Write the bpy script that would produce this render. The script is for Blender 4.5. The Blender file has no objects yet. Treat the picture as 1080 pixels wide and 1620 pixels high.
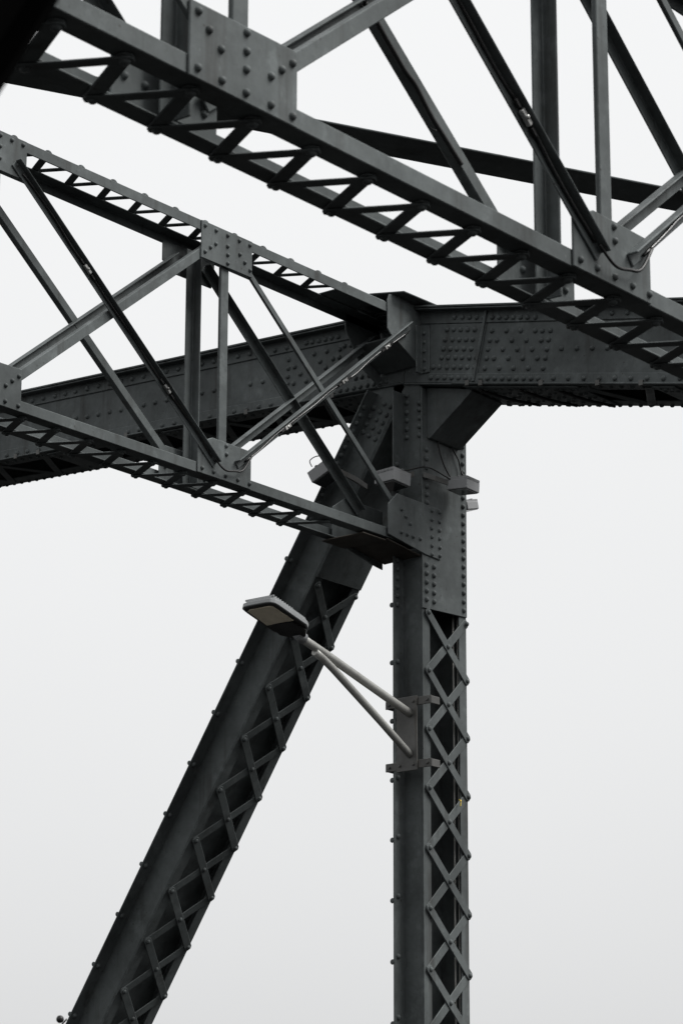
import bpy, bmesh, math, random
from mathutils import Vector, Matrix

random.seed(7)
S = bpy.context.scene
C = S.collection
H = 1.6                      # eye height above the bridge deck; heights below are measured from the eye

# ------------------------------------------------------------------ camera
PITCH, YAW, ROLL = math.radians(15.82364), math.radians(51.43837), math.radians(0.16946)
fwd = Vector((math.sin(YAW)*math.cos(PITCH), math.cos(YAW)*math.cos(PITCH), math.sin(PITCH)))
rgt = Vector((math.cos(YAW), -math.sin(YAW), 0))
upv = rgt.cross(fwd)
r2 = rgt*math.cos(ROLL) + upv*math.sin(ROLL)
u2 = upv*math.cos(ROLL) - rgt*math.sin(ROLL)
cd = bpy.data.cameras.new('camera')
cam = bpy.data.objects.new('camera', cd); C.objects.link(cam)
m = Matrix((r2, u2, -fwd)).transposed().to_4x4(); m.translation = Vector((0, 0, H))
cam.matrix_world = m
cd.sensor_fit = 'HORIZONTAL'; cd.sensor_width = 24.0; cd.lens = 4418.78/1080*24
cd.clip_start = 0.1; cd.clip_end = 3000
cd.dof.use_dof = True; cd.dof.focus_distance = 19.0; cd.dof.aperture_fstop = 8.0
S.camera = cam

# ------------------------------------------------------------------ overcast sky
w = bpy.data.worlds.new('World'); S.world = w; w.use_nodes = True
nt = w.node_tree; nt.nodes.clear()
out = nt.nodes.new('ShaderNodeOutputWorld'); bg = nt.nodes.new('ShaderNodeBackground')
tc = nt.nodes.new('ShaderNodeTexCoord'); sep = nt.nodes.new('ShaderNodeSeparateXYZ')
nt.links.new(tc.outputs['Generated'], sep.inputs[0])
# luminance by height: dim hazy horizon, even white cloud above it
def mth(op, x, y):
    n_ = nt.nodes.new('ShaderNodeMath'); n_.operation = op
    for i_, q_ in enumerate((x, y)):
        if hasattr(q_, 'is_linked') or hasattr(q_, 'links'): nt.links.new(q_, n_.inputs[i_])
        else: n_.inputs[i_].default_value = q_
    return n_.outputs[0]
zz = mth('MAXIMUM', sep.outputs['Z'], 0.0)
ex = mth('POWER', 2.71828, mth('MULTIPLY', zz, -10.0))
lum = mth('SUBTRACT', mth('ADD', mth('MULTIPLY', zz, 0.16), 0.862), mth('MULTIPLY', ex, 0.37))
nz = nt.nodes.new('ShaderNodeTexNoise'); nz.inputs['Scale'].default_value = 3.0; nz.inputs['Detail'].default_value = 4.0
nt.links.new(tc.outputs['Generated'], nz.inputs['Vector'])
m2 = nt.nodes.new('ShaderNodeMapRange'); m2.inputs['To Min'].default_value = 0.965; m2.inputs['To Max'].default_value = 1.035
nt.links.new(nz.outputs['Fac'], m2.inputs['Value'])
mu = nt.nodes.new('ShaderNodeMath'); mu.operation = 'MULTIPLY'
nt.links.new(lum, mu.inputs[0]); nt.links.new(m2.outputs[0], mu.inputs[1])
bg.inputs['Color'].default_value = (0.985, 0.993, 1.0, 1)
nt.links.new(mu.outputs[0], bg.inputs['Strength'])
nt.links.new(bg.outputs[0], out.inputs[0])

# ------------------------------------------------------------------ soft sun behind the cloud
sd = bpy.data.lights.new('sun', 'SUN'); sd.energy = 5.0; sd.angle = math.radians(35); sd.color = (1.0, 0.985, 0.96)
so = bpy.data.objects.new('sun', sd); C.objects.link(so)
tosun = Vector((0.33, -0.52, 0.79)).normalized()
so.rotation_euler = tosun.to_track_quat('Z', 'Y').to_euler(); so.location = (0, -20, 30)

S.view_settings.view_transform = 'Standard'; S.view_settings.look = 'None'
S.view_settings.exposure = 0; S.view_settings.gamma = 1; S.view_settings.use_curve_mapping = False

# ------------------------------------------------------------------ materials
def paint(name, col, var=0.25, rough=0.5, streak=0.3, spec=0.35, metal=0.0, bump=0.12, grime=(0.03, 0.028, 0.026), chalk=0.0, edge=0.0):
    mt = bpy.data.materials.new(name); mt.use_nodes = True
    n = mt.node_tree.nodes; l = mt.node_tree.links
    b = n['Principled BSDF']
    g = n.new('ShaderNodeNewGeometry')
    def noise(scale, detail, sc=None, rg=0.55):
        t = n.new('ShaderNodeTexNoise'); t.inputs['Scale'].default_value = scale; t.inputs['Detail'].default_value = detail
        t.inputs['Roughness'].default_value = rg
        if sc:
            mp = n.new('ShaderNodeMapping'); mp.inputs['Scale'].default_value = sc
            l.new(g.outputs['Position'], mp.inputs['Vector']); l.new(mp.outputs[0], t.inputs['Vector'])
        else:
            l.new(g.outputs['Position'], t.inputs['Vector'])
        return t
    def ramp(src, lo, hi, a, c):
        r = n.new('ShaderNodeMapRange'); r.inputs['From Min'].default_value = lo; r.inputs['From Max'].default_value = hi
        r.inputs['To Min'].default_value = a; r.inputs['To Max'].default_value = c
        l.new(src.outputs['Fac'], r.inputs['Value']); return r
    big = ramp(noise(1.7, 5), 0.3, 0.7, 1-var, 1+var)
    mid = ramp(noise(14, 6, None, 0.7), 0.3, 0.7, 1-var*0.5, 1+var*0.5)
    mm = n.new('ShaderNodeMath'); mm.operation = 'MULTIPLY'; l.new(big.outputs[0], mm.inputs[0]); l.new(mid.outputs[0], mm.inputs[1])
    if chalk:   # paler rubbed and repainted patches
        ck = ramp(noise(4.5, 9, (1, 1, 0.8), 0.72), 0.56, 0.70, 1.0, 1.0+chalk)
        m3 = n.new('ShaderNodeMath'); m3.operation = 'MULTIPLY'; l.new(mm.outputs[0], m3.inputs[0]); l.new(ck.outputs[0], m3.inputs[1]); mm = m3
        ch = ramp(noise(70, 3, (1, 1, 0.35), 0.7), 0.70, 0.74, 1.0, 1.0+chalk*1.6)
        m4 = n.new('ShaderNodeMath'); m4.operation = 'MULTIPLY'; l.new(mm.outputs[0], m4.inputs[0]); l.new(ch.outputs[0], m4.inputs[1]); mm = m4
    if edge:    # edge highlights put into the colour: paler, noise-broken lines along the arrises
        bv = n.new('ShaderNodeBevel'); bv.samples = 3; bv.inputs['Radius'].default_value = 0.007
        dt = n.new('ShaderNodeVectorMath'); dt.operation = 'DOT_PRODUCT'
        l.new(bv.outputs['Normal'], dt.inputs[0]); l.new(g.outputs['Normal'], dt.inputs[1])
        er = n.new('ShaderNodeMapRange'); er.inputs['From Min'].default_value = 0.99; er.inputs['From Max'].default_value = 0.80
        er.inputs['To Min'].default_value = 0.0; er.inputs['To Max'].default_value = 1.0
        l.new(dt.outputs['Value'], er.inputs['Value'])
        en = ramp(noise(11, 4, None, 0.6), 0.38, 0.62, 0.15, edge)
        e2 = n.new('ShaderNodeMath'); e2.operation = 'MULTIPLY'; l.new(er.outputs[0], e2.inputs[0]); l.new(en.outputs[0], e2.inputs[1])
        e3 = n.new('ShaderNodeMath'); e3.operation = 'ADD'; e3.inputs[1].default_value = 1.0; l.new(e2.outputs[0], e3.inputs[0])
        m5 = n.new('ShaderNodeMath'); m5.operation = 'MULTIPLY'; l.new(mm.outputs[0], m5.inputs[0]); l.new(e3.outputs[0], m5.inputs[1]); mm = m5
    vm = n.new('ShaderNodeVectorMath'); vm.operation = 'SCALE'; vm.inputs[0].default_value = col
    l.new(mm.outputs[0], vm.inputs['Scale'])
    st = ramp(noise(1.0, 5, (9, 9, 0.7), 0.65), 0.54, 0.72, 0.0, streak)
    sp = ramp(noise(34, 4, None, 0.6), 0.66, 0.72, 0.0, streak*1.3)
    ad = n.new('ShaderNodeMath'); ad.operation = 'MAXIMUM'; l.new(st.outputs[0], ad.inputs[0]); l.new(sp.outputs[0], ad.inputs[1])
    mx = n.new('ShaderNodeMixRGB'); l.new(ad.outputs[0], mx.inputs['Fac']); l.new(vm.outputs[0], mx.inputs['Color1'])
    mx.inputs['Color2'].default_value = (*grime, 1)
    l.new(mx.outputs[0], b.inputs['Base Color'])
    rr = ramp(noise(6, 5), 0.3, 0.7, rough-0.12, rough+0.12); l.new(rr.outputs[0], b.inputs['Roughness'])
    b.inputs['Metallic'].default_value = metal
    b.inputs['Specular IOR Level'].default_value = spec
    if bump:
        bp = n.new('ShaderNodeBump'); bp.inputs['Strength'].default_value = bump; bp.inputs['Distance'].default_value = 0.004
        l.new(noise(45, 4, None, 0.6).outputs['Fac'], bp.inputs['Height']); l.new(bp.outputs[0], b.inputs['Normal'])
    return mt
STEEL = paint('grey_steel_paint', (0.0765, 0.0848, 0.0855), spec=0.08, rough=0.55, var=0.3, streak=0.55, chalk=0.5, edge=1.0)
DARK = paint('black_rubber', (0.012, 0.012, 0.012), 0.2, 0.45, 0.1, 0.3)
GALV = paint('galvanised_steel', (0.38, 0.38, 0.36), 0.15, 0.5, 0.35, 0.4, 0.2, 0.1, (0.10, 0.085, 0.06))
LAMPGREY = paint('lamp_grey_paint', (0.24, 0.25, 0.255), 0.08, 0.42, 0.12)
LENS = paint('lamp_lens', (0.78, 0.70, 0.54), 0.25, 0.3, 0.35, 0.5, 0, 0.3, (0.35, 0.30, 0.2))
PLATE = paint('weathered_plate', (0.085, 0.085, 0.082), 0.3, 0.55, 0.45, 0.3, 0.1, 0.15, (0.06, 0.05, 0.035))
FLOOD = paint('floodlight_grey', (0.21, 0.215, 0.22), 0.1, 0.5, 0.15)
GLOSSY = paint('glossy_black_cable', (0.012, 0.012, 0.012), 0.2, 0.32, 0.0, 0.6, 0, 0.5)
GLASS = paint('dark_glass', (0.01, 0.011, 0.012), 0.1, 0.15, 0.0, 0.5, 0, 0)
SILVER = paint('bright_metal', (0.34, 0.34, 0.33), 0.6, 0.3, 0.9, 0.5, 0.4, 0.6, (0.02, 0.02, 0.02))
RUSTY = paint('rusty_brown', (0.045, 0.038, 0.031), 0.35, 0.7, 0.4)
BLACK = paint('shaded_black', (0.0015, 0.0015, 0.0015), 0.1, 0.9, 0.0, 0.0, 0, 0)  # shade of the near strut put into its colour: almost black, no sheen
YELLOW = paint('yellow_plastic', (0.55, 0.40, 0.03), 0.1, 0.5, 0.1)
ASPHALT = paint('asphalt', (0.022, 0.022, 0.022), 0.2, 0.95, 0.2, 0.0)

# ------------------------------------------------------------------ builders
wpos = {}
def link(o, parent, c):
    C.objects.link(o); o.location = c; wpos[o.name] = c.copy()
    if parent is not None:
        o.parent = parent; o.matrix_parent_inverse = Matrix.Translation(-wpos[parent.name])
def tag(o, label, cat, group=None):
    o['label'] = label; o['category'] = cat
    if group: o['group'] = group
    return o
def thing(name, label, cat, loc, group=None):
    o = bpy.data.objects.new(name, None); o.empty_display_size = 0.2
    link(o, None, Vector(loc)); return tag(o, label, cat, group)

class MB:
    """collects prisms, bars and tubes; build() links them as one mesh object"""
    def __init__(s): s.v = []; s.f = []; s.smooth = []
    def prism(s, pts, ext):
        """closed polygon (3D points) pushed along ext"""
        pts = [Vector(p) for p in pts]; ext = Vector(ext); n = len(pts); k = len(s.v)
        nrm = Vector((0, 0, 0))
        for i in range(n): nrm += pts[i].cross(pts[(i+1) % n])
        if nrm.dot(ext) > 0: pts.reverse()
        s.v += pts + [p+ext for p in pts]
        s.f.append(tuple(range(k, k+n))); s.f.append(tuple(range(k+2*n-1, k+n-1, -1)))
        for i in range(n):
            j = (i+1) % n; s.f.append((k+j, k+i, k+n+i, k+n+j))
        return s
    def box(s, x0, x1, y0, y1, z0, z1):
        return s.prism([(x0, y0, z0), (x1, y0, z0), (x1, y1, z0), (x0, y1, z0)], (0, 0, z1-z0))
    def bar(s, p0, p1, prof, A, B):
        p0, p1, A, B = Vector(p0), Vector(p1), Vector(A), Vector(B)
        return s.prism([p0+A*a+B*b for a, b in prof], p1-p0)
    def tube(s, pts, r, seg=8, cap=True):
        pts = [Vector(p) for p in pts]; k = len(s.v); n = len(pts)
        d = (pts[1]-pts[0]).normalized(); a = d.orthogonal().normalized()
        for i, p in enumerate(pts):
            d = (pts[min(i+1, n-1)]-pts[max(i-1, 0)]).normalized()
            a = (a-d*a.dot(d)).normalized(); b = d.cross(a)
            rr = r[i] if isinstance(r, (list, tuple)) else r
            for q in range(seg):
                t = 2*math.pi*q/seg; s.v.append(p+(a*math.cos(t)+b*math.sin(t))*rr)
        for i in range(n-1):
            for q in range(seg):
                q2 = (q+1) % seg
                s.f.append((k+i*seg+q, k+i*seg+q2, k+(i+1)*seg+q2, k+(i+1)*seg+q)); s.smooth.append(len(s.f)-1)
        if cap:
            s.f.append(tuple(range(k+seg-1, k-1, -1))); s.f.append(tuple(range(k+(n-1)*seg, k+n*seg)))
        return s
    def dome(s, c, nrm, r, h, seg=10):
        c, nrm = Vector(c), Vector(nrm).normalized(); a = nrm.orthogonal().normalized(); b = nrm.cross(a); k = len(s.v)
        for rr, hh in ((1, 0), (0.92, 0.42), (0.6, 0.85)):
            for q in range(seg):
                t = 2*math.pi*q/seg; s.v.append(c+(a*math.cos(t)+b*math.sin(t))*r*rr+nrm*h*hh)
        s.v.append(c+nrm*h)
        for i in range(2):
            for q in range(seg):
                q2 = (q+1) % seg
                s.f.append((k+i*seg+q, k+i*seg+q2, k+(i+1)*seg+q2, k+(i+1)*seg+q)); s.smooth.append(len(s.f)-1)
        for q in range(seg):
            s.f.append((k+2*seg+q, k+2*seg+(q+1) % seg, k+3*seg)); s.smooth.append(len(s.f)-1)
        return s
    def build(s, name, mat, parent=None, bevel=0.0035, up=True):
        vs = [v+Vector((0, 0, H if up else 0)) for v in s.v]
        lo = Vector((min(v.x for v in vs), min(v.y for v in vs), min(v.z for v in vs)))
        hi = Vector((max(v.x for v in vs), max(v.y for v in vs), max(v.z for v in vs)))
        c = (lo+hi)/2; c.z = lo.z
        me = bpy.data.meshes.new(name)
        me.from_pydata([v-c for v in vs], [], s.f)
        sm = [False]*len(s.f)
        for i in s.smooth: sm[i] = True
        me.polygons.foreach_set('use_smooth', sm)
        me.materials.append(mat)
        if bevel and not s.smooth:
            bm = bmesh.new(); bm.from_mesh(me)
            es = [e for e in bm.edges if e.is_manifold and e.calc_face_angle(0) > 0.6]
            bmesh.ops.bevel(bm, geom=es, offset=bevel, segments=1, affect='EDGES', clamp_overlap=True)
            bm.to_mesh(me); bm.free()
        o = bpy.data.objects.new(name, me); link(o, parent, c)
        return o

rivm = {}
def rivet(pos, nrm, parent, r=0.0155, h=0.0155):
    key = (r, h)
    if key not in rivm:
        b = MB().dome((0, 0, 0), (0, 0, 1), r, h)
        me = bpy.data.meshes.new('rivet'); me.from_pydata(b.v, [], b.f)
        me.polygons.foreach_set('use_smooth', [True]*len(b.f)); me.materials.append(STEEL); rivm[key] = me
    o = bpy.data.objects.new('rivet', rivm[key])
    link(o, parent, Vector(pos)+Vector((0, 0, H)))
    o.rotation_euler = Vector(nrm).to_track_quat('Z', 'Y').to_euler()
    return o
EX, EY, EZ = Vector((1, 0, 0)), Vector((0, 1, 0)), Vector((0, 0, 1))
def ang(wd, dp, t=0.010):
    """angle profile: leg wd in the first axis, leg dp in the second"""
    return [(0, 0), (wd, 0), (wd, t), (t, t), (t, dp), (0, dp)]

# ------------------------------------------------------------------ ground
g = MB(); g.box(-900, 900, -900, 900, -0.3, 0)
go = g.build('ground', ASPHALT, None, 0, up=False); go['kind'] = 'structure'

# ------------------------------------------------------------------ main truss
truss = thing('bridge_truss', 'riveted dark grey bridge truss: box top chord, laced upright post and leaning diagonal', 'bridge truss', (16.0, 11.9, 0))
XI, XO = 15.74, 16.34
def zb_r(y): return 6.533+.2057*(y-11.57)
def zt_r(y): return 7.075+.1985*(y-11.491)
def zb_l(y): return 6.674+.0443*(y-13.188)
def zt_l(y): return 7.160+.0422*(y-12.394)
YK = 11.95
def chord(y0, y1, zb, zt, side):
    t = MB()
    for x in (XI, XO-0.014):
        t.prism([(x, y0, zb(y0)), (x, y1, zb(y1)), (x, y1, zt(y1)), (x, y0, zt(y0))], (0.014, 0, 0))
    c = t.build('top_chord', STEEL, truss)
    # cover plate on top, overhanging both webs
    MB().prism([(XI-.095, y0, zt(y0)+.002), (XI-.095, y1, zt(y1)+.002), (XI-.095, y1, zt(y1)+.018), (XI-.095, y0, zt(y0)+.018)], (XO-XI+.19, 0, 0)).build('cover_plate', STEEL, c)
    # top and bottom corner angles
    for x, sg in ((XI-.0005, -1), (XO+.0005, 1)):
        d = Vector((0, y1-y0, zt(y1)-zt(y0)))
        MB().bar((x, y0, zt(y0)-.001), (x, y1, zt(y1)-.001), ang(.105, .085, .012), -EZ, EX*sg).build('top_angle', STEEL, c)
    for x, sg in ((XI-.001, 1), (XO+.001, -1)):
        MB().bar((x, y0, zb(y0)-.012), (x, y1, zb(y1)-.012), [(0, 0), (.075, 0), (.075, -.012), (0, -.012)], EZ, EX*sg).build('bottom_angle', STEEL, c)
        MB().bar((x-.012*sg, y0, zb(y0)-.013), (x-.012*sg, y1, zb(y1)-.013), [(0, 0), (-.012, 0), (-.012, .15), (0, .15)], EZ, EX*sg).build('bottom_flange', STEEL, c)
    return c
chR = chord(4.6, YK-.002, zb_r, zt_r, 'r')
chL = chord(YK+.002, 20.5, zb_l, zt_l, 'l')
def under(c, zb, ya, yb, name, t=.012, x0=XI+.01, x1=XO-.045, drop=.027):
    return MB().prism([(x0, ya, zb(ya)-drop), (x1, ya, zb(ya)-drop), (x1, yb, zb(yb)-drop), (x0, yb, zb(yb)-drop)], (0, 0, -t)).build(name, STEEL, c)
# right chord underside: splice plate, lacing bars, batten
under(chR, zb_r, 10.42, 11.42, 'batten_plate'); under(chR, zb_r, 9.62, 9.80, 'batten_plate'); under(chR, zb_r, 7.9, 8.1, 'batten_plate')
def lace(c, zb, ya, yb, step):
    y = ya; k = 0
    while y < yb-.05:
        x0, x1 = (XI+.07, XO-.07) if k % 2 == 0 else (XO-.07, XI+.07)
        p0, p1 = Vector((x0, y, zb(y)-.0275)), Vector((x1, y+step, zb(y+step)-.0275))
        d = (p1-p0).normalized(); n = EZ.cross(d).normalized()
        MB().bar(p0-d*.03, p1+d*.03, [(-.03, 0), (.03, 0), (.03, -.009), (-.03, -.009)], n, EZ).build('lacing_bar', STEEL, c)
        y += step; k += 1
lace(chR, zb_r, 9.86, 10.40, .27); lace(chR, zb_r, 8.15, 9.58, .29); lace(chR, zb_r, 5.6, 7.85, .29)
lace(chL, zb_l, 12.75, 14.05, .26); lace(chL, zb_l, 14.45, 15.3, .28); lace(chL, zb_l, 15.75, 18.2, .28)
under(chL, zb_l, 12.02, 12.72, 'batten_plate'); under(chL, zb_l, 14.1, 14.4, 'batten_plate'); under(chL, zb_l, 15.35, 15.68, 'batten_plate')
# splice plates on the inner web
RIV_R = [(11.473,7.01),(11.402,6.995),(11.338,6.98),(11.274,6.966),(11.21,6.952),(11.544,6.93),(11.485,6.918),(11.421,6.903),(11.357,6.889),(11.293,6.875),(11.231,6.862),(11.563,6.856),(11.496,6.841),(11.436,6.828),(11.373,6.815),(11.313,6.802),(11.25,6.788),(11.577,6.787),(11.516,6.774),(11.458,6.761),(11.393,6.747),(11.327,6.733),(11.266,6.72),(11.596,6.722),(11.538,6.71),(11.472,6.696),(11.412,6.683),(11.345,6.669),(11.286,6.657),(11.674,6.665),(11.618,6.653),(11.549,6.638),(11.486,6.625),(11.426,6.613),(11.364,6.599),(11.3,6.586),(11.695,6.586),(11.634,6.573),(11.571,6.56),(11.507,6.547),(11.442,6.533),(11.378,6.52),(11.318,6.508),(11.146,6.838),(11.019,6.81),(10.892,6.783),(10.765,6.755),(10.703,6.741),(11.167,6.768),(11.104,6.755),(10.972,6.726),(10.845,6.698),(10.716,6.671),(11.185,6.703),(11.053,6.674),(10.925,6.647),(10.796,6.619),(11.197,6.636),(11.134,6.622),(11.005,6.595),(10.879,6.568),(10.752,6.541),(11.216,6.562),(11.087,6.536),(10.961,6.509),(10.832,6.482),(10.703,6.455),(11.246,6.488),(11.182,6.475),(11.119,6.462),(11.054,6.448),(10.991,6.435),(10.929,6.422),(10.865,6.409),(10.801,6.396),(10.739,6.383),(11.135,6.935),(11.072,6.921),(11.009,6.907),(10.947,6.894),(10.884,6.88),(10.822,6.866),(10.755,6.851),(10.634,6.728),(10.652,6.661),(10.668,6.592),(10.683,6.529),(10.543,6.57),(10.411,6.544),(10.28,6.518),(10.154,6.491),(10.608,6.357),(10.482,6.331),(10.349,6.303),(10.219,6.276),(10.09,6.25),(9.958,6.222),(9.825,6.195),(9.692,6.167),(9.56,6.14)]
RIV_L = [(13.072,7.021),(13.013,6.95),(13.076,6.951),(12.955,6.88),(13.081,6.885),(13.022,6.818),(13.085,6.826),(12.897,6.811),(12.819,7.014),(12.694,7.009),(12.761,6.941),(12.632,6.934),(12.573,6.934),(12.705,6.878),(12.567,6.997),(12.523,7.015),(12.461,7.008),(13.458,6.901),(13.333,6.896),(13.487,6.696),(13.36,6.692),(13.239,6.685),(13.202,7.122),(13.08,7.117),(12.888,7.114),(12.828,7.11),(12.762,7.105),(12.698,7.102),(12.638,7.101),(12.572,7.097),(12.414,6.733),(12.355,6.733),(12.288,6.732),(12.227,6.725),(12.279,6.8),(12.554,6.659),(12.49,6.656),(12.422,6.653),(12.361,6.651),(12.294,6.649),(12.232,6.645),(12.167,6.644),(12.104,6.642),(14.738,6.752),(14.616,6.75),(14.366,6.736),(14.238,6.732),(13.864,6.712),(13.613,6.702),(16.115,6.814),(15.994,6.812),(15.871,6.805),(15.746,6.802),(15.834,7.239),(15.709,7.235),(15.573,7.228),(15.455,7.224),(15.338,7.22),(15.205,7.214),(15.336,6.992),(15.207,6.98),(15.086,6.975),(14.96,6.972),(14.833,6.963),(14.708,6.965),(14.584,6.956),(14.461,6.953),(14.334,6.946),(13.961,6.931),(13.836,6.926)]
RIV_D = [(12.142,6.477),(12.089,6.443),(12.241,6.464),(12.182,6.422),(12.124,6.385),(12.277,6.402),(12.217,6.367),(12.161,6.33),(12.31,6.35),(12.254,6.31),(12.195,6.272),(12.342,6.295),(12.288,6.256),(12.23,6.217)]
RIV_P = [(11.928,6.5),(11.928,6.441),(11.928,6.365),(11.929,6.303),(11.929,6.237),(11.929,6.172),(11.813,6.418),(11.814,6.367),(11.814,6.302),(11.814,6.237),(11.815,6.168)]
def web_plate(c, pts, name='splice_plate', t=.010, x=None):
    x = XI-.0007 if x is None else x
    return MB().prism([(x, y, z) for y, z in pts], (-t, 0, 0)).build(name, STEEL, c)
gR = web_plate(chR, [(11.90, 6.585+.03), (11.90, 7.045), (11.19, 6.905), (11.29, 6.50)], 'gusset_plate')
#spR = web_plate(chR, [(11.265, 6.565), (11.178, 6.897), (10.63, 6.79), (10.66, 6.44)], 'splice_plate')
#gL = web_plate(chL, [(12.00, 6.705), (12.00, 7.035), (12.50, 7.058), (13.10, 7.083), (13.125, 6.762)], 'gusset_plate')
MB().bar((XI-.0107, 11.30, 6.475), (XI-.0107, 11.165, 7.03), [(0, 0), (.022, 0), (.022, -.02), (0, -.02)], EY, EX).build('splice_strap', STEEL, chR)
for y, z in RIV_R:
    on = z-zb_r(y) < .06 or zt_r(y)-z < .11
    x = XI-.0128 if on else XI-.0105 if y > 11.27 else XI
    rivet((x, y, z), (-1, 0, 0), chR, .0205, .019)
for k in range(30):
    y = 9.42-k*.132; rivet((XI-.0128, y, zb_r(y)+.03), (-1, 0, 0), chR, .0205, .019)
for k in range(12):
    y = 10.62-k*.13; rivet((XI-.0128, y, zt_r(y)-.062), (-1, 0, 0), chR, .0205, .019)
for y, z in RIV_L:
    on = z-zb_l(y) < .06 or zt_l(y)-z < .11
    x = XI-.0128 if on else XI
    rivet((x, y, z), (-1, 0, 0), chL, .0205, .019)
for k in range(16):
    y = 13.33+k*.125; rivet((XI-.0128, y, zt_l(y)-.058), (-1, 0, 0), chL, .0205, .019)
# underside rivets, too small to pick apart: one part per chord
rb = MB()
for k in range(15):
    for q in range(5):
        y = 10.46+k*.066; x = XI+.06+q*.118+(.03 if k % 2 else 0)
        if x < XO-.04: rb.dome((x, y, zb_r(y)-.040), (0, 0, -1), .017, .012, 8)
for yy in (9.66, 9.71, 9.76):
    for x in (XI+.05, XI+.12, XO-.12, XO-.05): rb.dome((x, yy, zb_r(yy)-.040), (0, 0, -1), .017, .012, 8)
for k in range(75):
    y = 11.4-k*.088
    for x in (XI+.05, XO-.02): rb.dome((x, y, zb_r(y)-.026), (0, 0, -1), .019, .016, 8)
o = rb.build('underside_rivets', STEEL, chR, 0); o['kind'] = 'stuff'
rb = MB()
for k in range(10):
    for q in range(5):
        y = 12.08+k*.066; x = XI+.06+q*.118+(.03 if k % 2 else 0)
        if x < XO-.04: rb.dome((x, y, zb_l(y)-.040), (0, 0, -1), .017, .012, 8)
for ya in (14.15, 14.25, 14.35, 15.40, 15.5, 15.62):
    for x in (XI+.05, XI+.12, XO-.12, XO-.05): rb.dome((x, ya, zb_l(ya)-.040), (0, 0, -1), .017, .012, 8)
for k in range(70):
    y = 12.75+k*.09
    for x in (XI+.045, XO-.02): rb.dome((x, y, zb_l(y)-.026), (0, 0, -1), .019, .016, 8)
o = rb.build('underside_rivets', STEEL, chL, 0); o['kind'] = 'stuff'

# ---- upright post
PX0, PX1 = 15.745, 16.285
pb = MB()
pb.box(PX0, PX0+.012, 11.812, 12.06, -1.6, 6.60); pb.box(PX1-.012, PX1, 11.812, 12.06, -1.6, 6.60)
post = pb.build('post', STEEL, truss)
for x0, x1 in ((PX0, PX0+.092), (PX1-.092, PX1)):
    MB().box(x0, x1, 11.80, 11.811, -1.6, 6.55).build('front_flange', STEEL, post)
MB().box(PX0-.125, PX0-.001, 11.965, 11.977, -1.6, 6.52).build('rear_flange', STEEL, post)
MB().box(PX1+.001, PX1+.03, 11.965, 11.977, -1.6, 6.52).build('rear_flange', STEEL, post)
MB().box(PX0+.014, PX1-.014, 12.03, 12.045, -1.6, 6.52).build('back_plate', STEEL, post)
fp = MB().prism([(15.733, 11.799, 4.852), (16.280, 11.799, 4.879), (16.290, 11.799, 6.15), (16.290, 11.799, 6.52), (15.733, 11.799, 6.53)], (0, -.011, 0)).build('front_plate', STEEL, post)
for k in range(25):
    z = 4.927+k*.0665
    if z < 6.2: rivet((16.236, 11.788, z), (0, -1, 0), post, .0205, .019)
for k in range(5):
    rivet((15.780, 11.788, 4.921+k*.0655), (0, -1, 0), post, .0205, .019); rivet((15.869, 11.788, 4.921+k*.0655), (0, -1, 0), post, .0205, .019)
for z in (5.655, 5.714, 5.78, 5.85, 5.921, 5.99, 6.06): rivet((15.786, 11.788, z), (0, -1, 0), post, .0205, .019)
for y, z in RIV_P: rivet((PX0, y+.003, z), (-1, 0, 0), post, .0205, .019)
k = 0; z = 5.95
while z > 1.2:
    rivet((PX0-.085, 11.965, z), (0, -1, 0), post, .0205, .019); z -= .0665 if z > 4.95 else .424
LZ = [4.828-.4295*i for i in range(16)]
for i, z in enumerate(LZ[:-1]):
    xa, xb = PX0+.052, PX1-.020
    for (x0, z0, x1, z1, y) in ((xa, z, xb, LZ[i+1], 11.790), (xb, z, xa, LZ[i+1], 11.7995)):
        if LZ[i+1] < -1.6: continue
        p0, p1 = Vector((x0, y, z0)), Vector((x1, y, z1)); d = (p1-p0).normalized(); n = EY.cross(d).normalized()
        L = (p1-p0).length; j = random.uniform(-.004, .004)
        pts = [p0+n*.033-d*.01, p0+n*.018-d*.03, p0-n*.018-d*.03, p0-n*.033-d*.01, p1-n*.033+d*.01, p1-n*.018+d*.03, p1+n*.018+d*.03, p1+n*.033+d*.01]
        MB().prism(pts, (0, -.0085, 0)).build('lattice_bar', STEEL, post)
    if z > 1.2:
        rivet((xa, 11.7812, z), (0, -1, 0), post, .019, .015); rivet((xb, 11.7812, z), (0, -1, 0), post, .019, .015)
        rivet(((xa+xb)/2, 11.7812, (z+LZ[i+1])/2), (0, -1, 0), post, .019, .015)
for k, z in enumerate(LZ):        # bar ends that stick out behind the rear flange
    if z > 1.2: MB().dome((PX0-.122, 11.985, z+.05), (-1, 0, 0), .020, .009, 10).build('lattice_bar_end', STEEL, post, 0)

# knee bracket between post and right chord
kn = MB().prism([(15.795, 11.787, 6.545), (15.795, 11.39, zb_r(11.39)-.041), (15.795, 11.375, 6.435), (15.795, 11.76, 6.150), (15.795, 11.787, 6.150)], (.39, 0, 0)).build('knee_bracket', STEEL, truss)

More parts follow.
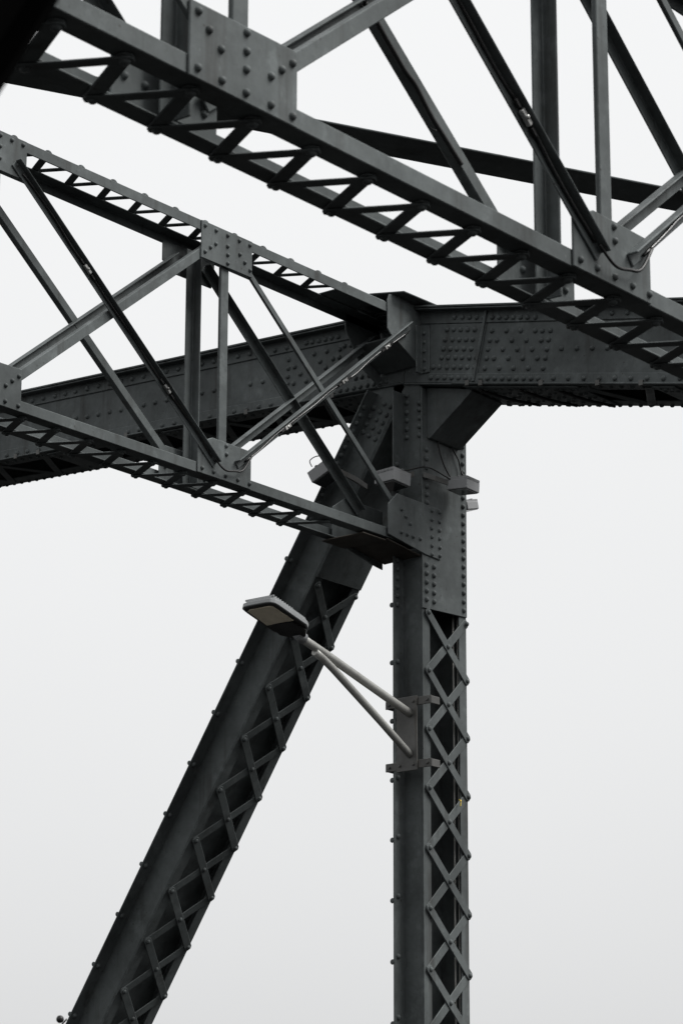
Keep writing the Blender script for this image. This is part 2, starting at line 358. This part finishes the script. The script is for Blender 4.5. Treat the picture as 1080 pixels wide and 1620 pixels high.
# ---- leaning diagonal
dv = Vector((0, .5438, -.8393)); nv = Vector((0, .8393, .5438)); M0 = Vector((0, 12.635, 5.499))
def D(x, t, n): return Vector((x, 0, 0))+M0+dv*t+nv*n
T0, T1 = -1.28, 8.40
def dbar(x0, x1, n0, n1, ta, tb, name, parent, mat=None):
    return MB().prism([D(x0, ta, n0), D(x1, ta, n0), D(x1, ta, n1), D(x0, ta, n1)], dv*(tb-ta)).build(name, STEEL, parent)
b = MB()
for x in (PX0, PX1-.012):
    b.prism([D(x, T0, .012), D(x+.012, T0, .012), D(x+.012, T0, .33), D(x, T0, .33)], dv*(T1-T0))
diag = b.build('diagonal', STEEL, truss)
for x0, x1 in ((PX0, PX0+.092), (PX1-.092, PX1)): dbar(x0, x1, 0, .011, T0+.05, T1, 'lower_flange', diag)
dbar(PX0-.125, PX0-.001, .218, .230, T0+.15, T1, 'upper_flange', diag)
dbar(PX1+.001, PX1+.03, .218, .230, T0+.15, T1, 'upper_flange', diag)
dbar(PX0+.014, PX1-.014, .10, .112, T0, T1, 'inner_plate', diag)
dbar(PX0+.002, PX1-.002, -.0115, -.0005, T0+.05, .30, 'batten_plate', diag)
TK = [.36+.4325*i for i in range(19)]
for i, t in enumerate(TK[:-1]):
    xa, xb = PX0+.052, PX1-.030
    for (x0, ta, x1, tb, n0) in ((xa, t, xb, TK[i+1], -.0093), (xb, t, xa, TK[i+1], -.0002)):
        p0, p1 = D(x0, ta, n0), D(x1, tb, n0); d = (p1-p0).normalized(); n = nv.cross(d).normalized()
        pts = [p0+n*.033-d*.01, p0+n*.018-d*.03, p0-n*.018-d*.03, p0-n*.033-d*.01, p1-n*.033+d*.01, p1-n*.018+d*.03, p1+n*.018+d*.03, p1+n*.033+d*.01]
        MB().prism(pts, -nv*.0085).build('lattice_bar', STEEL, diag)
    if t < 5:
        rivet(D(xa, t, -.018), -nv, diag, .019, .015); rivet(D(xb, t, -.018), -nv, diag, .019, .015)
        rivet(D((xa+xb)/2, t+.216, -.018), -nv, diag, .019, .015)
        MB().dome(D(PX0-.118, t-.08, .236), (-1, 0, 0), .019, .009, 10).build('lattice_bar_end', STEEL, diag, 0)
        rivet(D(PX0-.085, t-.08, .218), -nv, diag, .0205, .019)
for y, z in RIV_D: rivet((PX0, y, z), (-1, 0, 0), diag, .0205, .019)
for k in range(16): rivet(D(PX0-.085, -1.0+.0665*k, .218), -nv, diag, .0205, .019)

# ------------------------------------------------------------------ cross frames
def frame(name, label, ox, oy, oz, nodes, ua, ub, lphase, lpitch, uphase, upitch, upper_detail, post_end):
    fr = thing(name, label, 'cross frame', (ox, oy, oz+H), 'laced cross frames between the trusses')
    def P(u, s, v): return Vector((ox+u, oy+s, oz+v))
    SR = .335
    lf = MB().bar(P(ua, 0, 0), P(ub, 0, 0), ang(.072, .10), EZ, EY).build('lower_chord', STEEL, fr)
    lr = MB().bar(P(ua, .39, 0), P(ub, .39, 0), ang(.092, .085), EZ, -EY).build('lower_chord', STEEL, fr)
    uf = MB().bar(P(ua, 0, 1.792), P(ub, 0, 1.792), ang(.074, .10), -EZ, EY).build('upper_chord', STEEL, fr)
    ur = MB().bar(P(ua, .375, 1.792), P(ub, .375, 1.792), ang(.074, .10), -EZ, -EY).build('upper_chord', STEEL, fr)
    def flat(p0, p1, wd, t, parent, nm='lacing_bar'):
        d = (p1-p0).normalized(); n = EZ.cross(d).normalized()
        pts = [p0+n*wd-d*.012, p0+n*wd*.55-d*.032, p0-n*wd*.55-d*.032, p0-n*wd-d*.012, p1-n*wd+d*.012, p1-n*wd*.55+d*.032, p1+n*wd*.55+d*.032, p1+n*wd+d*.012]
        return MB().prism(pts, (0, 0, t)).build(nm, STEEL, parent)
    # zigzag lacing under the lower chord
    lend = ub-(.62 if post_end else 0)
    n0 = math.ceil((ua-lphase)/lpitch)+1; n1 = math.floor((lend-lphase)/lpitch)
    for k in range(n0, n1):
        u = lphase+k*lpitch
        a, b, c = P(u, .352, -.0005), P(u-lpitch/2, .066, -.0005), P(u+lpitch/2, .066, -.0095)
        flat(P(u-lpitch/2, .066, -.0005), a, .030, -.0085, lf); flat(P(u, .352, -.0095), c, .026, -.0085, lf)
        if -3.6 < u < 3:
            rivet(P(u, .352, -.018), (0, 0, -1), lf, .018, .013); rivet(P(u-lpitch/2, .066, -.018), (0, 0, -1), lf, .021, .014)
    if upper_detail:
        n0 = math.ceil((ua-uphase)/upitch)+1; n1 = math.floor((1.40-uphase)/upitch)
        for k in range(n0, n1+1):
            u = uphase+k*upitch
            a = P(u, .05, 1.7925)
            if k < n1: flat(a, P(u+upitch/2, .325, 1.7925), .028, .0085, uf)
            flat(P(u, .05, 1.8015), P(u-upitch/2, .325, 1.8015), .024, .0085, uf)
            rivet(P(u, .045, 1.8095), (0, 0, 1), uf, .024, .016)
    # one member: line (u0,v0)-(u1,v1), width w, leg at its upper (+1) or lower (-1) edge, leg depth dp along back (+1) or front (-1)
    def member(nm, u0, v0, u1, v1, s0, wd, leg, dp, back, t=.009):
        d = Vector((u1-u0, 0, v1-v0)).normalized(); n = Vector((-d.z, 0, d.x))
        if n.z < 0: n = -n
        off = n*(wd/2)*leg
        return MB().bar(P(u0, s0, v0)+off, P(u1, s0, v1)+off, ang(wd, dp, t), -n*leg, EY*back).build(nm, STEEL, fr)
    for i in range(len(nodes)-1):
        (a, ta), (b, tb) = nodes[i], nodes[i+1]
        if ta == 'A':
            member('diagonal', a+.17, .16, b-.17, 1.63, .001, .062, 1, .06, 1)
            member('diagonal', a+.18, .15, b-.16, 1.62, SR, .072, 1, .06, -1)
            member('diagonal', a+.12, 1.607, b-.11, .084, -.013, .058, 1, .052, -1)
            member('diagonal', a+.15, 1.587, b-.17, .168, SR-.012, .062, -1, .046, 1)
        else:
            e = .30 if post_end and i == len(nodes)-2 else .17
            member('diagonal', a+.15, 1.63, b-e, .160+.793*(e-.17), .001, .046, -1, .022, 1)
            member('diagonal', a+.13, 1.64, b-.305+(.1 if not post_end else 0), .255-(.08 if not post_end else 0), SR, .065, 1, .058, -1)
            member('diagonal', a+.11, .136, b-.145, 1.673, -.013, .058, 1, .052, -1)
            member('diagonal', a+.15, .16, b-.17, 1.62, SR-.012, .065, 1, .058, -1)
    for (u, ty) in nodes:
        if post_end and u == nodes[-1][0]: continue
        MB().bar(P(u-.042, .0125, .0785), P(u-.042, .0125, 1.71), ang(.08, .024), EX, EY).build('vertical', STEEL, fr)
        t = MB(); t.bar(P(u-.078, .305, .012), P(u-.078, .305, 1.715), [(0, 0), (.156, 0), (.156, -.010), (.084, -.010), (.084, -.075), (.072, -.075), (.072, -.010), (0, -.010)], EX, EY)
        t.build('vertical', STEEL, fr)
        rv = []
        if ty == 'A':
            gp = [(-.278, -.006), (.266, -.006), (.266, .272), (-.278, .262)]
            rv = [(-.24, .230), (-.187, .183), (-.127, .136), (-.239, .031), (-.121, .029), (0, .243), (0, .176), (0, .111), (0, .028), (.126, .132), (.181, .176), (.237, .220), (.126, .030), (.239, .028)]
            up = [(-.24, 1.52), (.24, 1.52), (.24, 1.66), (.24, 1.787), (-.24, 1.787)]
            ru = [(x, 1.754) for x in (-.2, -.1, 0, .1, .2)]+[(0, 1.68), (0, 1.6), (-.15, 1.6), (.15, 1.6)]
        else:
            gp = [(-.275, 0), (.270, 0), (.270, .200), (.238, .270), (-.13, .272), (-.275, .208)]
            rv = [(x, .037) for x in (-.232, -.117, .006, .131, .252)]+[(.008, .246), (.012, .188)]
            up = [(-.276, 1.518), (.255, 1.522), (.255, 1.789), (-.276, 1.789)]
            ru = [(-.242, 1.756), (-.129, 1.754), (-.008, 1.755), (.114, 1.754), (.226, 1.754), (-.24, 1.567), (-.185, 1.615), (-.131, 1.656), (-.008, 1.675), (-.006, 1.613), (-.005, 1.551), (.121, 1.655), (.174, 1.611), (.23, 1.57)]
        gl = MB().prism([P(u+x, -.0005, v) for x, v in gp], (0, -.011, 0)).build('gusset_plate', STEEL, fr)
        gu = MB().prism([P(u+x, -.0005, v) for x, v in up], (0, -.011, 0)).build('gusset_plate', STEEL, fr)
        if -3.2 < u < 3:
            for x, v in rv: rivet(P(u+x, -.0115, v), (0, -1, 0), gl)
            if upper_detail:
                for x, v in ru: rivet(P(u+x, -.0115, v), (0, -1, 0), gu)
        gr = MB().prism([P(u+x, .348, v) for x, v in ((-.26, .012), (.27, .012), (.27, .20), (.20, .27), (-.20, .27), (-.26, .2))], (0, .010, 0)).build('gusset_plate', STEEL, fr)
        MB().prism([P(u+x, .348, v) for x, v in ((-.27, 1.735), (-.27, 1.585), (-.12, 1.518), (.24, 1.522), (.27, 1.6), (.27, 1.735))], (0, .010, 0)).build('gusset_plate', STEEL, fr)
        if -3.2 < u < 3:
            for x in (-.2, -.1, .1, .2): rivet(P(u+x, .348, .12), (0, -1, 0), gr)
    return fr, P, lf, uf

farF, PF, lfF, ufF = frame('cross_frame', 'laced steel cross frame riveted to the upright post just below the floodlights', 13.535, 11.8, 5.297,
    [(-6.57, 'A'), (-4.38, 'B'), (-2.19, 'A'), (0, 'B'), (2.19, 'A')], -7.6, 2.17, -1.085, .3005, -1.407, .306, True, True)
nearF, PN, lfN, ufN = frame('cross_frame', 'laced steel cross frame with the largest riveted plates, above the frame fixed to the post', 8.574, 5.506, 3.783,
    [(-4.38, 'B'), (-2.19, 'A'), (0, 'B'), (2.19, 'A'), (4.38, 'B')], -5.6, 7.05, -1.289, .3105, 0, .31, False, False)

# end of the far frame at the post: gussets, node plates, batten
pg = MB().prism([PF(u, -.0125, v) for u, v in ((1.778, .017), (1.778, .244), (1.883, .344), (2.411, .336), (2.408, -.050), (2.230, -.043))], (0, -.011, 0)).build('gusset_plate', STEEL, farF)
for u, v in ((1.933, .233), (1.983, .189), (2.038, .145), (1.929, .06), (1.999, .058), (2.071, .057), (2.155, .059), (2.3, .304), (2.394, .312), (2.298, .235), (2.393, .238), (2.294, .169), (2.392, .172), (2.298, .104), (2.392, .11), (2.298, .037), (2.394, .042), (2.297, -.03), (2.393, -.021)):
    rivet(PF(u, -.0235, v), (0, -1, 0), pg)
MB().prism([PF(u, .345, v) for u, v in ((1.60, .0), (1.60, .244), (1.75, .344), (2.19, .336), (2.19, -.11), (2.10, -.10))], (0, .011, 0)).build('gusset_plate', STEEL, farF)
MB().prism([PF(1.52, .005, -.0185), PF(1.52, .385, -.0185), PF(1.79, .385, -.0185), PF(1.79, .005, -.0185)], (0, 0, -.010)).build('batten_plate', RUSTY, farF)
MB().prism([PF(1.795, .002, -.005), PF(1.795, .34, -.005), PF(2.20, .34, -.060), PF(2.20, .002, -.048)], (0, 0, -.010)).build('batten_plate', RUSTY, farF)
MB().prism([PF(1.36, .012, 1.7935), PF(1.36, .36, 1.7935), PF(1.79, .36, 1.7935), PF(1.79, .012, 1.7935)], (0, 0, .010)).build('batten_plate', STEEL, farF)
nodep = MB().prism([(x, 11.7992, z) for x, z in ((15.323, 6.884), (15.323, 7.105), (15.345, 7.155), (15.40, 7.165), (15.727, 7.165), (15.727, 6.690), (15.361, 6.848))], (0, -.011, 0)).build('node_plate', STEEL, farF)
MB().prism([(x, 12.165, z) for x, z in ((15.305, 6.95), (15.305, 7.165), (15.727, 7.165), (15.727, 6.60), (15.50, 6.70))], (0, .011, 0)).build('node_plate', STEEL, farF)
MB().prism([(15.30, 11.93, 7.168), (15.41, 11.70, 7.168), (15.92, 11.655, 7.150), (16.2, 11.70, 7.15), (16.2, 12.35, 7.19), (15.30, 12.35, 7.19)], (0, 0, .012)).build('node_cover', STEEL, farF)
MB().prism([(15.41, 11.805, 6.842), (15.41, 12.16, 6.842), (15.715, 12.16, 6.70), (15.715, 11.805, 6.70)], (0, 0, .010)).build('node_floor', STEEL, farF)
va = MB().bar((15.727, 11.787, 6.63), (15.727, 11.787, 7.0), ang(.085, .07, .012), -EY, -EX).build('corner_angle', STEEL, farF)
for z in (6.66, 6.73, 6.80, 6.87, 6.94):
    rivet((15.715, 11.745, z), (-1, 0, 0), nodep)

# ------------------------------------------------------------------ lateral brace and near strut
lb = thing('lateral_brace', 'dark horizontal brace slanting behind the cross frame with the largest plates', 'brace', (12.6, 7.63, 5.97+H))
q0, q1 = Vector((16.0, 5.6, 5.83)), Vector((4.5, 12.8, 6.74))
def zl(t): return 0
q = [Vector((9.346, 9.734, 6.182)), Vector((10.9, 8.745, 6.042)), Vector((12.649, 7.633, 5.977))]
dd = (q[2]-q[0]).normalized()
pa, pb_ = q[0]-dd*3.5, q[2]+dd*3.5
nn = EZ.cross(dd).normalized()
MB().bar(pa, pb_, [(-.135, -.006), (.135, -.006), (.135, .006), (-.135, .006)], nn, EZ).build('web', STEEL, lb)
MB().bar(pa, pb_, [(-.006, .0065), (.006, .0065), (.006, .045), (-.006, .045)], nn, EZ).build('stiffener', STEEL, lb)
st = thing('inclined_strut', 'black out-of-focus leaning steel strut close to the lens, ahead of both cross frames', 'strut', (1.0, 3.0, 0))
s0, s1 = Vector((2.88, 3.0, 1.86)), Vector((3.003, 3.0, 2.068))
sdv = (s1-s0).normalized(); sn = Vector((-sdv.z, 0, sdv.x))
a0 = s0-sdv*((s0.z+1.6)/sdv.z); a1 = s0+sdv*2.6
a0 = a0+sn*.037; a1 = a1+sn*.037
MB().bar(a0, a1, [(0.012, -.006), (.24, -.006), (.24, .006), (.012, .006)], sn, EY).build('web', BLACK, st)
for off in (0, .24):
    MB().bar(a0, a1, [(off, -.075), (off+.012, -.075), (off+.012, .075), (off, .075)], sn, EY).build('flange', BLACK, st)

# ------------------------------------------------------------------ street lamp on the post
sl = thing('street_lamp', 'pale grey street lamp on two tube arms bolted to the upright post', 'street lamp', (15.585, 11.81, 3.62+H))
YA = 11.79
wp = MB().box(15.575, 15.587, 11.728, 11.912, 3.63, 4.168).build('wall_plate', PLATE, sl)
for z in (3.675, 4.130):
    MB().box(15.5885, 15.5985, 11.61, 12.02, z-.030, z+.030).build('strap', PLATE, sl)
    for y in (11.645, 11.76, 11.88, 11.985):
        MB().tube([(15.5887, y, z), (15.560 if 11.7 < y < 11.95 else 15.575, y, z)], .011, 6).build('bolt', PLATE, sl)
    for y in (11.62, 12.01):
        MB().box(15.5995, 15.70, y-.006, y+.006, z-.028, z+.028).build('clamp', PLATE, sl)
a_hi = [(15.577, YA, 4.044), (15.30, YA, 4.118), (15.0, YA, 4.20), (14.70, YA, 4.282), (14.45, YA, 4.345), (14.32, YA, 4.380)]
MB().tube(a_hi, .030, 14).build('arm', GALV, sl)
MB().tube([(15.577, YA, 3.745), (15.25, YA, 3.925), (14.90, YA, 4.110), (14.70, YA, 4.215), (14.58, YA, 4.272), (14.50, YA, 4.300)], .027, 14).build('arm', GALV, sl)
al = math.radians(15); hd = Vector((-math.cos(al), 0, math.sin(al))); hn = Vector((math.sin(al), 0, math.cos(al))); H0 = Vector((14.285, YA, 4.395))
def HP(a, y, n): return H0+hd*a+EY*y+hn*n
outl = [(-.06, .05), (.02, .13), (.06, .15), (.36, .15), (.40, .145), (.425, .12), (.432, .08), (.432, -.08), (.425, -.12), (.40, -.145), (.36, -.15), (.06, -.15), (.02, -.13), (-.06, -.05)]
hb = MB().prism([HP(a, y, .004) for a, y in outl], hn*.032).build('lamp_head', LAMPGREY, sl, .004)
MB().prism([HP(a*.93+.015, y*.90, .0365) for a, y in outl], hn*.022).build('lamp_lid', LAMPGREY, sl, .004)
MB().prism([HP(a*.95+.008, y*.93, .0035) for a, y in outl], -hn*.006).build('underside', DARK, sl, .002)
MB().prism([HP(a, y, -.0030) for a, y in ((.16, .118), (.375, .112), (.392, .085), (.392, -.085), (.375, -.112), (.16, -.118))], -hn*.004).build('lens', LENS, sl, .001)
MB().prism([HP(a, y, .0035) for a, y in ((-.06, .05), (.02, .115), (.15, .10), (.165, .06), (.165, -.06), (.15, -.10), (.02, -.115), (-.06, -.05))], -hn*.018).build('driver_cover', DARK, sl, .004)
for k in range(9):
    a = .20+.025*k
    MB().prism([HP(a, .125, .059), HP(a+.008, .125, .059), HP(a+.008, -.125, .059), HP(a, -.125, .059)], hn*.010).build('fin', LAMPGREY, sl, 0)
MB().tube([HP(-.10, 0, -.002), HP(-.02, 0, .004)], .038, 14).build('socket', LAMPGREY, sl)

# ------------------------------------------------------------------ floodlights round the top of the post
def flood(label, c, rz, tilt, bracket, roll=0, sc=1.0):
    t = thing('floodlight', label, 'floodlight', (c[0], c[1], c[2]+H), 'floodlights round the post head')
    Rm = Matrix.Rotation(rz, 3, 'Z') @ Matrix.Rotation(tilt, 3, 'X') @ Matrix.Rotation(roll, 3, 'Y')
    def L(x, y, z): return Vector(c)+Rm @ Vector((x*sc, y*sc, z*sc))
    def bx(x0, x1, y0, y1, z0, z1, nm, mt, bev=.0025):
        return MB().prism([L(x0, y0, z0), L(x1, y0, z0), L(x1, y1, z0), L(x0, y1, z0)], Rm @ Vector((0, 0, (z1-z0)*sc))).build(nm, mt, t, bev)
    bx(-.105, .105, -.10, .10, -.055, .030, 'housing', FLOOD, .004)
    bx(-.092, .092, -.088, .088, -.062, -.0555, 'glass', GLASS, 0)
    for k in range(13):
        x = -.100+k*.0160
        bx(x, x+.0075, -.10, .10, .0305, .056, 'fin', FLOOD, 0)
    bx(-.105, .105, -.012, .012, .057, .063, 'spine', FLOOD, .001)
    m_ = MB()
    for a, b in zip(bracket[:-1], bracket[1:]):
        a, b = Vector(a), Vector(b); d = (b-a).normalized(); n = d.cross(EZ).normalized()
        m_.bar(a, b, [(-.004, -.02), (.004, -.02), (.004, .02), (-.004, .02)], n, EZ)
    m_.build('bracket', PLATE, t, .001)
    return t
flood('grey floodlight with finned top mounted on the leaning diagonal', (15.50, 12.52, 5.94), math.radians(8), math.radians(-28), [(15.56, 12.43, 5.965), (15.60, 12.30, 5.885), (15.61, 12.20, 5.81)], 0, .86)
flood('grey floodlight on the road-facing side of the upright post, above the gusset plate', (15.50, 11.88, 5.785), math.radians(84), math.radians(6), [(15.57, 11.86, 5.81), (15.62, 11.775, 5.832)], 0, .92)
flood('grey floodlight on the plated front face of the upright post', (16.03, 11.63, 5.815), math.radians(4), math.radians(4), [(15.94, 11.70, 5.825), (15.85, 11.755, 5.848), (15.72, 11.765, 5.85)], 0, .86)
flood('grey floodlight half hidden behind the right edge of the upright post', (16.40, 11.88, 5.785), math.radians(86), math.radians(-14), [(16.36, 11.90, 5.80), (16.287, 11.95, 5.80)], 0, .68)

# ------------------------------------------------------------------ cables
def smooth(pts, n=6):
    p = [Vector(q) for q in pts]; o = []
    for i in range(len(p)-1):
        a, b, c, d = p[max(i-1, 0)], p[i], p[i+1], p[min(i+2, len(p)-1)]
        for k in range(n):
            t = k/n
            o.append(.5*((2*b)+(c-a)*t+(2*a-5*b+4*c-d)*t*t+(3*b-a-3*c+d)*t**3))
    return o+[p[-1]]
def cable(label, pts, r=.006, mat=None, n=6, nm='cable'):
    return tag(MB().tube(smooth(pts, n), r, 6).build(nm, mat or DARK, None, 0), label, 'cable')
cable('black cable hanging from the knee bracket to the floodlight on the post front', [(15.903, 11.77, 6.152), (15.925, 11.755, 6.033), (15.965, 11.74, 5.942), (16.01, 11.72, 5.872)])
cable('black cable running from the knee bracket past the rivet column at the post edge', [(16.085, 11.775, 6.15), (16.155, 11.765, 6.064), (16.190, 11.765, 5.983), (16.205, 11.70, 5.87)])
cable('black cable looped round the corner of the upright post between two floodlights', [(15.50, 11.84, 5.83), (15.56, 11.77, 5.85), (15.64, 11.72, 5.880), (15.73, 11.715, 5.895), (15.85, 11.70, 5.875), (15.98, 11.68, 5.84)])
cable('thin black cable curling above the floodlight on the leaning diagonal', [(15.45, 12.60, 6.0), (15.44, 12.61, 6.05), (15.46, 12.54, 6.075), (15.50, 12.48, 6.02)], .004)
cable('black cable drooping from the floodlight bracket on the diagonal', [(15.56, 12.43, 5.95), (15.60, 12.36, 5.90), (15.61, 12.29, 5.85), (15.62, 12.22, 5.80)])
def tri(P_, a, b, s, side):   # points along a diagonal's trough
    d = Vector((b[0]-a[0], 0, b[1]-a[1])).normalized(); n = Vector((-d.z, 0, d.x)); n = -n if n.z < 0 else n
    out_ = []
    for k in range(13):
        t = k/12; u = a[0]+(b[0]-a[0])*t; v = a[1]+(b[1]-a[1])*t
        j = random.uniform(-.010, .010)
        out_.append(P_(u, s+random.uniform(-.006, .006), v)+n*(side+j))
    return out_
def fixture(label, p, d, group):
    t = thing('led_fixture', label, 'light fixture', p+EZ*H, group)
    d = d.normalized(); n = Vector((-d.z, 0, d.x)); n = -n if n.z < 0 else n
    MB().bar(p-d*.036, p+d*.036, [(-.013, -.010), (.013, -.010), (.013, .010), (-.013, .010)], n, EY).build('body', SILVER, t, .003)
    MB().dome(p-EY*.010, (0, -1, 0), .011, .007, 8).build('lens', SILVER, t, 0)
    MB().bar(p-d*.085, p-d*.047, [(-.008, -.006), (.008, -.006), (.008, .006), (-.008, .006)], n, EY).build('plug', DARK, t, .001)
    MB().bar(p+d*.047, p+d*.085, [(-.008, -.006), (.008, -.006), (.008, .006), (-.008, .006)], n, EY).build('plug', DARK, t, .001)
for P_, tx in ((PF, 'of the frame fixed to the post'), (PN, 'of the frame with largest plates')):
    cable('cable lying in the falling diagonal '+tx, tri(P_, (-2.0, 1.55), (-.16, .12), -.030, .008), .0075, GLOSSY, 3)
    cable('cable lying under the rising diagonal '+tx, tri(P_, (.18, .19), (2.0, 1.62), -.030, -.006), .0075, GLOSSY, 3)
    dn, up_ = Vector((1.0, 0, -.777)), Vector((1, 0, .794))
    for u, wd_ in ((-1.40, 'upper'), (-.62, 'lower')):
        fixture(wd_+' small light fixture in the falling diagonal '+tx, P_(u, -.038, 1.607-.777*(u+2.07)), dn, 'light fixtures along the diagonals')
    for u, wd_ in ((.62, 'lowest'), (1.25, 'middle'), (1.75, 'highest')):
        fixture(wd_+' small light fixture in the rising diagonal '+tx, P_(u, -.038, .136+.793*(u-.11)-.012), up_, 'light fixtures along the diagonals')
    cable('tangled cable end where two light strings meet '+tx, [P_(-.14, -.04, .12), P_(-.05, -.05, .06), P_(.06, -.045, .075), P_(.14, -.05, .10), P_(.24, -.04, .22)], .007, DARK)
cable('loose wire hanging from the back diagonal of the cross frame with the largest plates', [PN(-.650, .325, .525), PN(-.690, .33, .503), PN(-.735, .335, .512), PN(-.768, .34, .542)], .0025)
cable('black cable clipped along the back diagonal of the cross frame with the largest plates', [PN(u-.024+random.uniform(-.006, .006), .312, 1.587-.759*(u+2.04)-.034+random.uniform(-.006, .006)) for u in (-1.12, -1.06, -1.0, -.94, -.88, -.82, -.76, -.70, -.64, -.58, -.52)], .011)
# conduit along the lower edge of the chord, with clips
for zb, ya, yb, lab, offs in ((zb_r, 5.0, 11.5, 'thin conduit clipped under the chord edge right of the post', (11.36, 11.24, 10.71, 10.05+.18, 9.87, 9.1)), (zb_l, 12.2, 18.0, 'thin conduit clipped under the chord edge on the diagonal side of the post', (12.62, 13.48, 14.1, 14.75, 15.74, 16.0))):
    t = thing('conduit', lab, 'conduit', (XI-.02, (ya+yb)/2, zb((ya+yb)/2)+H-.03))
    MB().tube([(XI-.022, ya, zb(ya)-.018), (XI-.022, yb, zb(yb)-.018)], .007, 8).build('pipe', STEEL, t)
    for y in offs:
        MB().prism([(XI-.031, y-.017, zb(y)-.035), (XI-.031, y+.017, zb(y)-.035), (XI-.031, y+.017, zb(y)+.005), (XI-.031, y-.017, zb(y)+.005)], (.017, 0, 0)).build('clip', PLATE, t, .001)
for i, (p, q_) in enumerate(((((15.80, 11.30, 0), (16.22, 11.08, 0))), ((15.80, 10.95, 0), (16.24, 10.75, 0)), ((15.80, 10.62, 0), (16.25, 10.43, 0)))):
    a, b = Vector(p), Vector(q_); a.z = zb_r(a.y)-.05; b.z = zb_r(b.y)-.055; c = (a+b)/2; c.z -= .012
    cable(['black cable crossing under the chord beside the knee bracket', 'black cable crossing under the riveted batten of the chord', 'black cable crossing under the chord past the riveted batten'][i], [a, c, b], .011)
cable('pair of pale conduits standing inside the laced post', [(16.20, 11.86, 4.9), (16.20, 11.86, 3.5), (16.195, 11.86, 2.0), (16.20, 11.86, -1.6)], .008, GALV, 2)
cable('second pale conduit beside its twin inside the laced post', [(16.225, 11.84, 4.9), (16.225, 11.84, 3.5), (16.22, 11.84, 2.0), (16.225, 11.84, -1.6)], .006, GALV, 2)
tag(MB().tube(smooth([(16.13, 11.766, 3.50), (16.142, 11.762, 3.485), (16.15, 11.766, 3.495), (16.142, 11.764, 3.45)]), .004, 6).build('cable_tie', YELLOW, None, 0), 'yellow cable tie on a lattice bar of the upright post', 'cable tie')
td = D(PX0+.30, 4.55, -.025)
tag(MB().tube(smooth([td, td+Vector((.01, -.01, -.02)), td+Vector((.02, -.005, .015))]), .005, 6).build('cable_tie', YELLOW, None, 0), 'yellow cable tie on a lattice bar of the leaning diagonal', 'cable tie')

# ------------------------------------------------------------------ distant globe lamp
gl = thing('globe_lamp', 'tiny dark globe lamp peeping up beside the foot of the leaning diagonal', 'street lamp', (43.72, 42.54, 0))
MB().tube([(43.72, 42.54, -1.6), (43.72, 42.54, 1.0), (43.72, 42.54, 5.72)], [.10, .07, .045], 10).build('pole', DARK, gl)
sp_ = MB()
sp_.tube([(43.72, 42.54, 5.85+.085*-math.cos(math.pi*k/8)) for k in range(9)], [max(.004, .085*math.sin(math.pi*k/8)) for k in range(9)], 12)
sp_.build('globe', DARK, gl)
MB().tube([(43.75, 42.51, 5.74), (43.83, 42.44, 5.86)], .02, 6).build('finial', DARK, gl)
